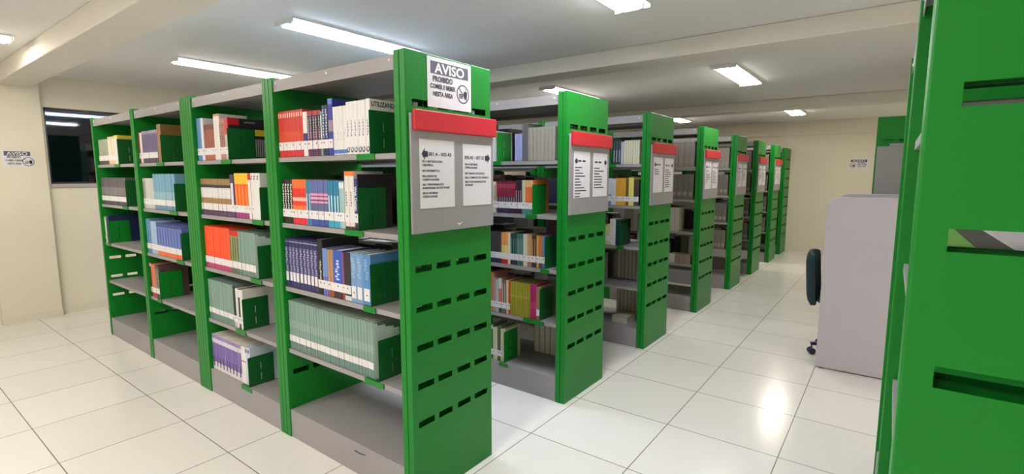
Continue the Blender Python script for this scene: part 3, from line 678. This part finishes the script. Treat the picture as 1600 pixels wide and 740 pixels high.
fill(1, 0, 'D', -.640, [(-.592, 2, .282, (186, 120, 96), 'tall salmon brown book', dict()),
 (-.570, 1, .244, (170, 150, 146), 'taupe book', dict()), (-.545, 1, .236, (170, 186, 196), 'pale blue-grey book', dict()),
 (-.520, 1, .248, (206, 110, 80), 'coral book', dict(b=[(0, (60, 50, 50)), (.25, (206, 110, 80)), (.7, (220, 214, 206))])),
 (-.480, 2, .238, (110, 104, 100), 'dark grey book', dict(m=((190, 180, 170), .3, .9, .3, 'bar'))),
 (-.460, 1, .240, (222, 206, 150), 'pale yellow book', dict()), (-.444, 1, .238, (196, 70, 40), 'red-orange book', dict()),
 (-.276, 8, .236, (160, 156, 44), 'olive yellow volume', dict(s=0, d=.2, b=[(0, (150, 146, 40)), (.55, (168, 166, 60)), (.62, (156, 152, 40))])),
 (-.229, 2, .238, (178, 28, 104), 'magenta volume', dict(s=0, d=.2, b=[(0, (178, 24, 100)), (.3, (190, 60, 120)), (.5, (172, 24, 100))])),
 (-.196, 1, .226, (150, 120, 84), 'brown book with a small white label', dict(wide=0, dot=0, sz=.03, d=.2))])
bookend(1, 0, 'D', -.1945, .215, .13)
fill(1, 0, 'E', -.640, [(-.600, 2, .250, (60, 110, 60), 'green spined book', dict(b=[(0, (60, 110, 60)), (.9, (210, 210, 200))])),
 (-.560, 2, .240, (206, 204, 170), 'cream book', dict()), (-.530, 1, .25, (70, 100, 60), 'olive green book', dict()),
 (-.492, 2, .24, (214, 206, 176), 'ivory book beside the bookend', dict(d=.19))])
bookend(1, 0, 'E', -.4905, .225, .04, dark=False)
# third range
bookend(2, 0, 'A', -.335, .225, .04)
fill(2, 0, 'A', -.333, [(-.258, 3, .20, (44, 58, 66), 'dark slate binder', dict(s=0, m=((170, 180, 184), .1, .6, .25, 'bar'))),
 (-.228, 1, .19, (176, 176, 180), 'thin grey book', dict(s=0)),
 (-.088, 7, .200, (206, 202, 176), 'cream journal volume', dict(s=0))])
fill(2, 0, 'B', -.400, [(-.340, 2, .232, (200, 206, 226), 'white and blue book', dict(b=[(0, (110, 140, 200)), (.4, (210, 212, 226))])),
 (-.296, 2, .226, (222, 220, 226), 'white book', dict()),
 (-.204, 5, .236, (222, 170, 50), 'golden yellow journal', dict()),
 (-.180, 1, .226, (110, 84, 50), 'brown book between the yellow ones', dict()),
 (-.132, 2, .240, (228, 216, 110), 'light yellow journal', dict()),
 (-.086, 2, .220, (70, 64, 52), 'dark olive book', dict())])
fill(2, 0, 'C', -.400, [(-.345, 2, .180, (214, 206, 160), 'short cream book', dict()),
 (-.290, 2, .232, (222, 220, 216), 'white book', dict()), (-.245, 1, .226, (20, 60, 66), 'thick dark teal book', dict(s=0, d=.22))])
bookend(2, 0, 'C', -.2435, .20, .03)
GJ = (128, 122, 118)
for (row, sh, x0, x1, n, h, c, desc) in (
  (2, 'D', -.42, -.088, 9, .285, (104, 100, 96), 'dark grey journal volume facing away'), (2, 'E', -.42, -.088, 9, .29, (110, 106, 102), 'grey bound volume facing away'),
  (2, 'C', -.230, -.088, 4, .26, (80, 76, 74), 'charcoal journal volume facing away'), (1, 'E', -.47, -.088, 8, .285, (150, 144, 138), 'light grey bound volume facing away'),
  (1, 'B', -.17, -.088, 3, .25, (60, 58, 54), 'dark brown volume facing away')):
    fill(row, 0, sh, x0, [(x1, n, h, c, desc, dict(s=0, d=.2))], rear=True)
for row, x0 in ((3, -.33), (4, -.29), (5, -.24), (6, -.22)):
    for sh, h, c, desc in (('A', .262, (140, 134, 130), 'grey bound journal'), ('B', .268, (112, 106, 100), 'dark grey bound journal'),
                           ('C', .255, (104, 98, 92), 'brown-grey bound journal'), ('D', .248, (118, 110, 100), 'taupe bound journal')):
        if row == 3 and sh == 'D':
            fill(3, 0, 'D', -.33, [(-.26, 2, .10, (206, 200, 196), 'small white booklet', dict(s=0)), (-.09, 6, .10, (150, 130, 120), 'small brown booklet', dict(s=0))]); continue
        if row == 3 and sh == 'C':
            fill(3, 0, 'C', -.33, [(-.23, 2, .26, (196, 190, 176), 'wide cream volume', dict(s=0))]); continue
        fill(row, 0, sh, x0, [(-.088, 4, h+.004*(row % 2), c, desc, dict(s=0, m=((150, 144, 136), .15, .3, .7, 'bar')))])
for i, z in enumerate((ZS['A']-.09, ZS['B']+.02)): pass
q = MB(); q.box((0, 0, 0), (.15, .2, .002), mat((206, 200, 170), .5, key='cover')); q.box((0, 0, .058), (.15, .2, .06), mat((206, 200, 170), .5, key='cover')); q.box((0, 0, .002), (.002, .2, .058), mat((206, 200, 170), .5, key='cover')); q.box((.002, .004, .002), (.147, .196, .058), PAGES)
tag(q.build('book', None, (-.35, ROWY[2]+.10, ZE+.0005)), 'thick cream book lying flat on the grey plinth of the third range', 'book')

# ------------------------------------------------------------------ remaining volumes deep in the ranges, beyond the individual ones
q = MB(); rr = random.Random(5)
PAL = [(70, 60, 64), (96, 88, 84), (52, 58, 76), (110, 96, 84), (60, 76, 70), (120, 116, 112), (84, 50, 50), (150, 144, 134)]
def bulk(row, bay, sh, xa, xb, rear):
    x = xa; z = ZS.get(sh, ZE)+.0022
    while x < xb-.03:
        c = rr.choice(PAL); n = rr.randint(2, 7); wv = rr.uniform(.018, .04); h = rr.uniform(.2, .27)
        for i in range(n):
            if x+wv > xb: break
            y0 = ROWY[row]+(DEP-.012-.18 if rear else .012)
            q.box((x, y0, z), (x+wv-.001, y0+.18, z+h-.003), mat(c, .5, .05, 60, key='cover'))
            q.box((x+.002, y0+.003, z+h-.003), (x+wv-.003, y0+.177, z+h-.0028), PAGES); x += wv
for row in range(7):
    for bay in range(4):
        a, b = -BAY*(bay+1)+.012, -BAY*bay-.09
        for sh in 'ABCD':
            lo = a if bay else a; hi = b-.02*rr.random()*6
            if row == 0 and bay == 1: lo += .025; hi -= .05
            if row == 0 and bay == 2: hi = min(hi, b-.10)
            if row == 0 and bay == 0: hi = {'A': -.62, 'B': -.34, 'C': -.35, 'D': -.75}[sh]
            if row == 0 and bay == 2 and sh == 'D': hi = -2.75
            if row == 0 and bay == 3 and sh in 'D': continue
            if bay == 0 and row in (1, 2): hi = -.62 if sh == 'A' else -.48
            bulk(row, bay, sh, lo, hi, True)
            if row > 0:
                if bay == 0: hi = {1: -.66, 2: -.44, 3: -.36, 4: -.32, 5: -.27, 6: -.25}[row]
                bulk(row, bay, sh, lo, hi, False)
o = q.build('book'); tag(o, 'rows of dark and grey bound volumes deep inside the ranges', 'books'); o['kind'] = 'stuff'

# things lying on the shelf behind the slots of the bookcase at the right edge
for nm, cat, x0, x1, d, c, lab in (
   ('magazine_box', 'box', .028, .070, .36, (120, 180, 84), 'pale green magazine box behind the middle slot at the right edge'),
   ('book', 'book', .074, .108, .34, (92, 88, 84), 'dark grey book behind the middle slot of the right-edge bookcase'),
   ('book', 'book', .112, .270, .36, (226, 220, 222), 'wide white book behind the middle slot of the right-edge bookcase')):
    q = MB(); m = mat(c, .5, .08, 90, key='cover'); H_ = .160
    q.box((0, 0, 0), (x1-x0, d, .003), m); q.box((0, 0, H_-.003), (x1-x0, d, H_), m); q.box((0, 0, .003), (.003, d, H_-.003), m); q.box((.003, .003, .003), (x1-x0-.003, d-.003, H_-.003), PAGES)
    tag(q.build(nm, None, (1.651+x0, -.52, ZS['B']+.0005)), lab, cat)

# ------------------------------------------------------------------ study desk with partitions
t = thing('study_carrel', 'tall grey laminate partition desk in the aisle, its rounded side panel towards the camera', 'desk', (1.24, 3.045, 0))
def side(y, name='side_panel'):
    q = MB(); pts = [(0, .012), (.76, .012), (.76, 1.335), (.085, 1.335)]
    for i in range(1, 9):
        a = PI/2+PI/2*i/8; pts.append((.085+.085*math.cos(a), 1.25+.085*math.sin(a)))
    q.prism(pts, 0, .04, LILAC, Matrix.Translation((0, y+.04, 0)) @ mtx((1,0,0), (0,0,1), (0,0,0))); return bevel(q.build(name, t), .004)
side(0); side(.92)
q = MB(); q.box((.72, .04, .012), (.76, .92, 1.335), LILAC); bevel(q.build('back_panel', t), .003)
q = MB(); q.box((.14, .04, .735), (.72, .92, .76), LILAC); bevel(q.build('desk_top', t), .003)
q = MB(); q.box((.40, .04, 1.05), (.72, .92, 1.07), LILAC); bevel(q.build('upper_shelf', t), .003)
for x in (.04, .70):
    for y in (.02, .94):
        q = MB(); q.tube((x, y, 0), (x, y, .012), .018, .015, mat((120, 118, 122), .5, key='glide'), 16); q.build('foot', t)

# ------------------------------------------------------------------ office chair
t = thing('office_chair', 'dark teal office chair tucked behind the grey partition desk', 'chair', (1.40, 3.52, 0))
def lathe(mb, prof, m, n=24, M=Matrix.Identity(4)):
    i = len(mb.v); k = mb.mi(m)
    for r, z in prof:
        for j in range(n): mb.v.append(tuple(M @ Vector((r*math.cos(2*PI*j/n), r*math.sin(2*PI*j/n), z))))
    for a in range(len(prof)-1):
        for j in range(n): mb.f.append((i+a*n+j, i+a*n+(j+1) % n, i+(a+1)*n+(j+1) % n, i+(a+1)*n+j)); mb.m.append(k)
    mb.f.append(tuple(i+j for j in reversed(range(n)))); mb.m.append(k); mb.f.append(tuple(i+(len(prof)-1)*n+j for j in range(n))); mb.m.append(k)
def cushion(mb, sx, sy, th, m, M, bow=0):
    N = 10; i = len(mb.v); k = mb.mi(m); idx = {}
    for s_ in (0, 1):
        for a in range(N+1):
            for b in range(N+1):
                u, v = a/N*2-1, b/N*2-1
                uu = u*math.sqrt(max(0, 1-.22*v*v*v*v)); vv = v*math.sqrt(max(0, 1-.22*u*u*u*u))
                e = 1-max(abs(u), abs(v))**6
                z = (th/2*(.35+.65*e))*(1 if s_ else -1) + bow*(u*u)
                idx[(s_, a, b)] = len(mb.v); mb.v.append(tuple(M @ Vector((uu*sx/2, vv*sy/2, z))))
    for a in range(N):
        for b in range(N):
            mb.f.append((idx[1,a,b], idx[1,a+1,b], idx[1,a+1,b+1], idx[1,a,b+1])); mb.m.append(k)
            mb.f.append((idx[0,a,b], idx[0,a,b+1], idx[0,a+1,b+1], idx[0,a+1,b])); mb.m.append(k)
    for a in range(N):
        for (p, q_) in (((a,0),(a+1,0)), ((a+1,N),(a,N)), ((0,a+1),(0,a)), ((N,a),(N,a+1))):
            mb.f.append((idx[0,*p], idx[0,*q_], idx[1,*q_], idx[1,*p])); mb.m.append(k)
q = MB(); cushion(q, .44, .46, .075, TEAL, Matrix.Translation((0, 0, .475))); o = q.build('seat', t)
q = MB(); cushion(q, .42, .46, .075, TEAL, Matrix.Translation((-.275, 0, .635)) @ Matrix.Rotation(math.radians(-4), 4, 'Y') @ mtx((0,1,0), (0,0,1), (0,0,0)), .035); o = q.build('backrest', t)
q = MB()
pts = [(-.05, .425), (-.16, .43), (-.25, .455), (-.292, .52), (-.300, .62)]
for a, b in zip(pts, pts[1:]): q.box((0, -.035, -.006), (math.hypot(b[0]-a[0], b[1]-a[1])+.004, .035, .006), DARKP, Matrix.Translation((a[0], 0, a[1])) @ Matrix.Rotation(-math.atan2(b[1]-a[1], b[0]-a[0]), 4, 'Y'))
q.build('backrest_bracket', t)
q = MB(); lathe(q, [(.06, .425), (.06, .40), (.028, .39), (.028, .25), (.05, .24), (.05, .11), (.035, .07)][::-1], DARKP); q.build('column', t)
for i in range(5):
    a = math.radians(-150)+2*PI*i/5; q = MB()
    M = Matrix.Rotation(a, 4, 'Z'); q.prism([(.03, -.026), (.27, -.014), (.27, .014), (.03, .026)], .075, .10, PURP, M)
    lg = bevel(q.build('leg', t), .004)
    q = MB()
    for s_ in (-1, 1): q.tube(M @ Vector((.262, s_*.006, .026)), M @ Vector((.262, s_*.026, .026)), .026, .026, PURP, 18)
    q.tube(M @ Vector((.262, 0, .03)), M @ Vector((.262, 0, .08)), .006, .006, DARKP, 8)
    q.build('caster', lg)
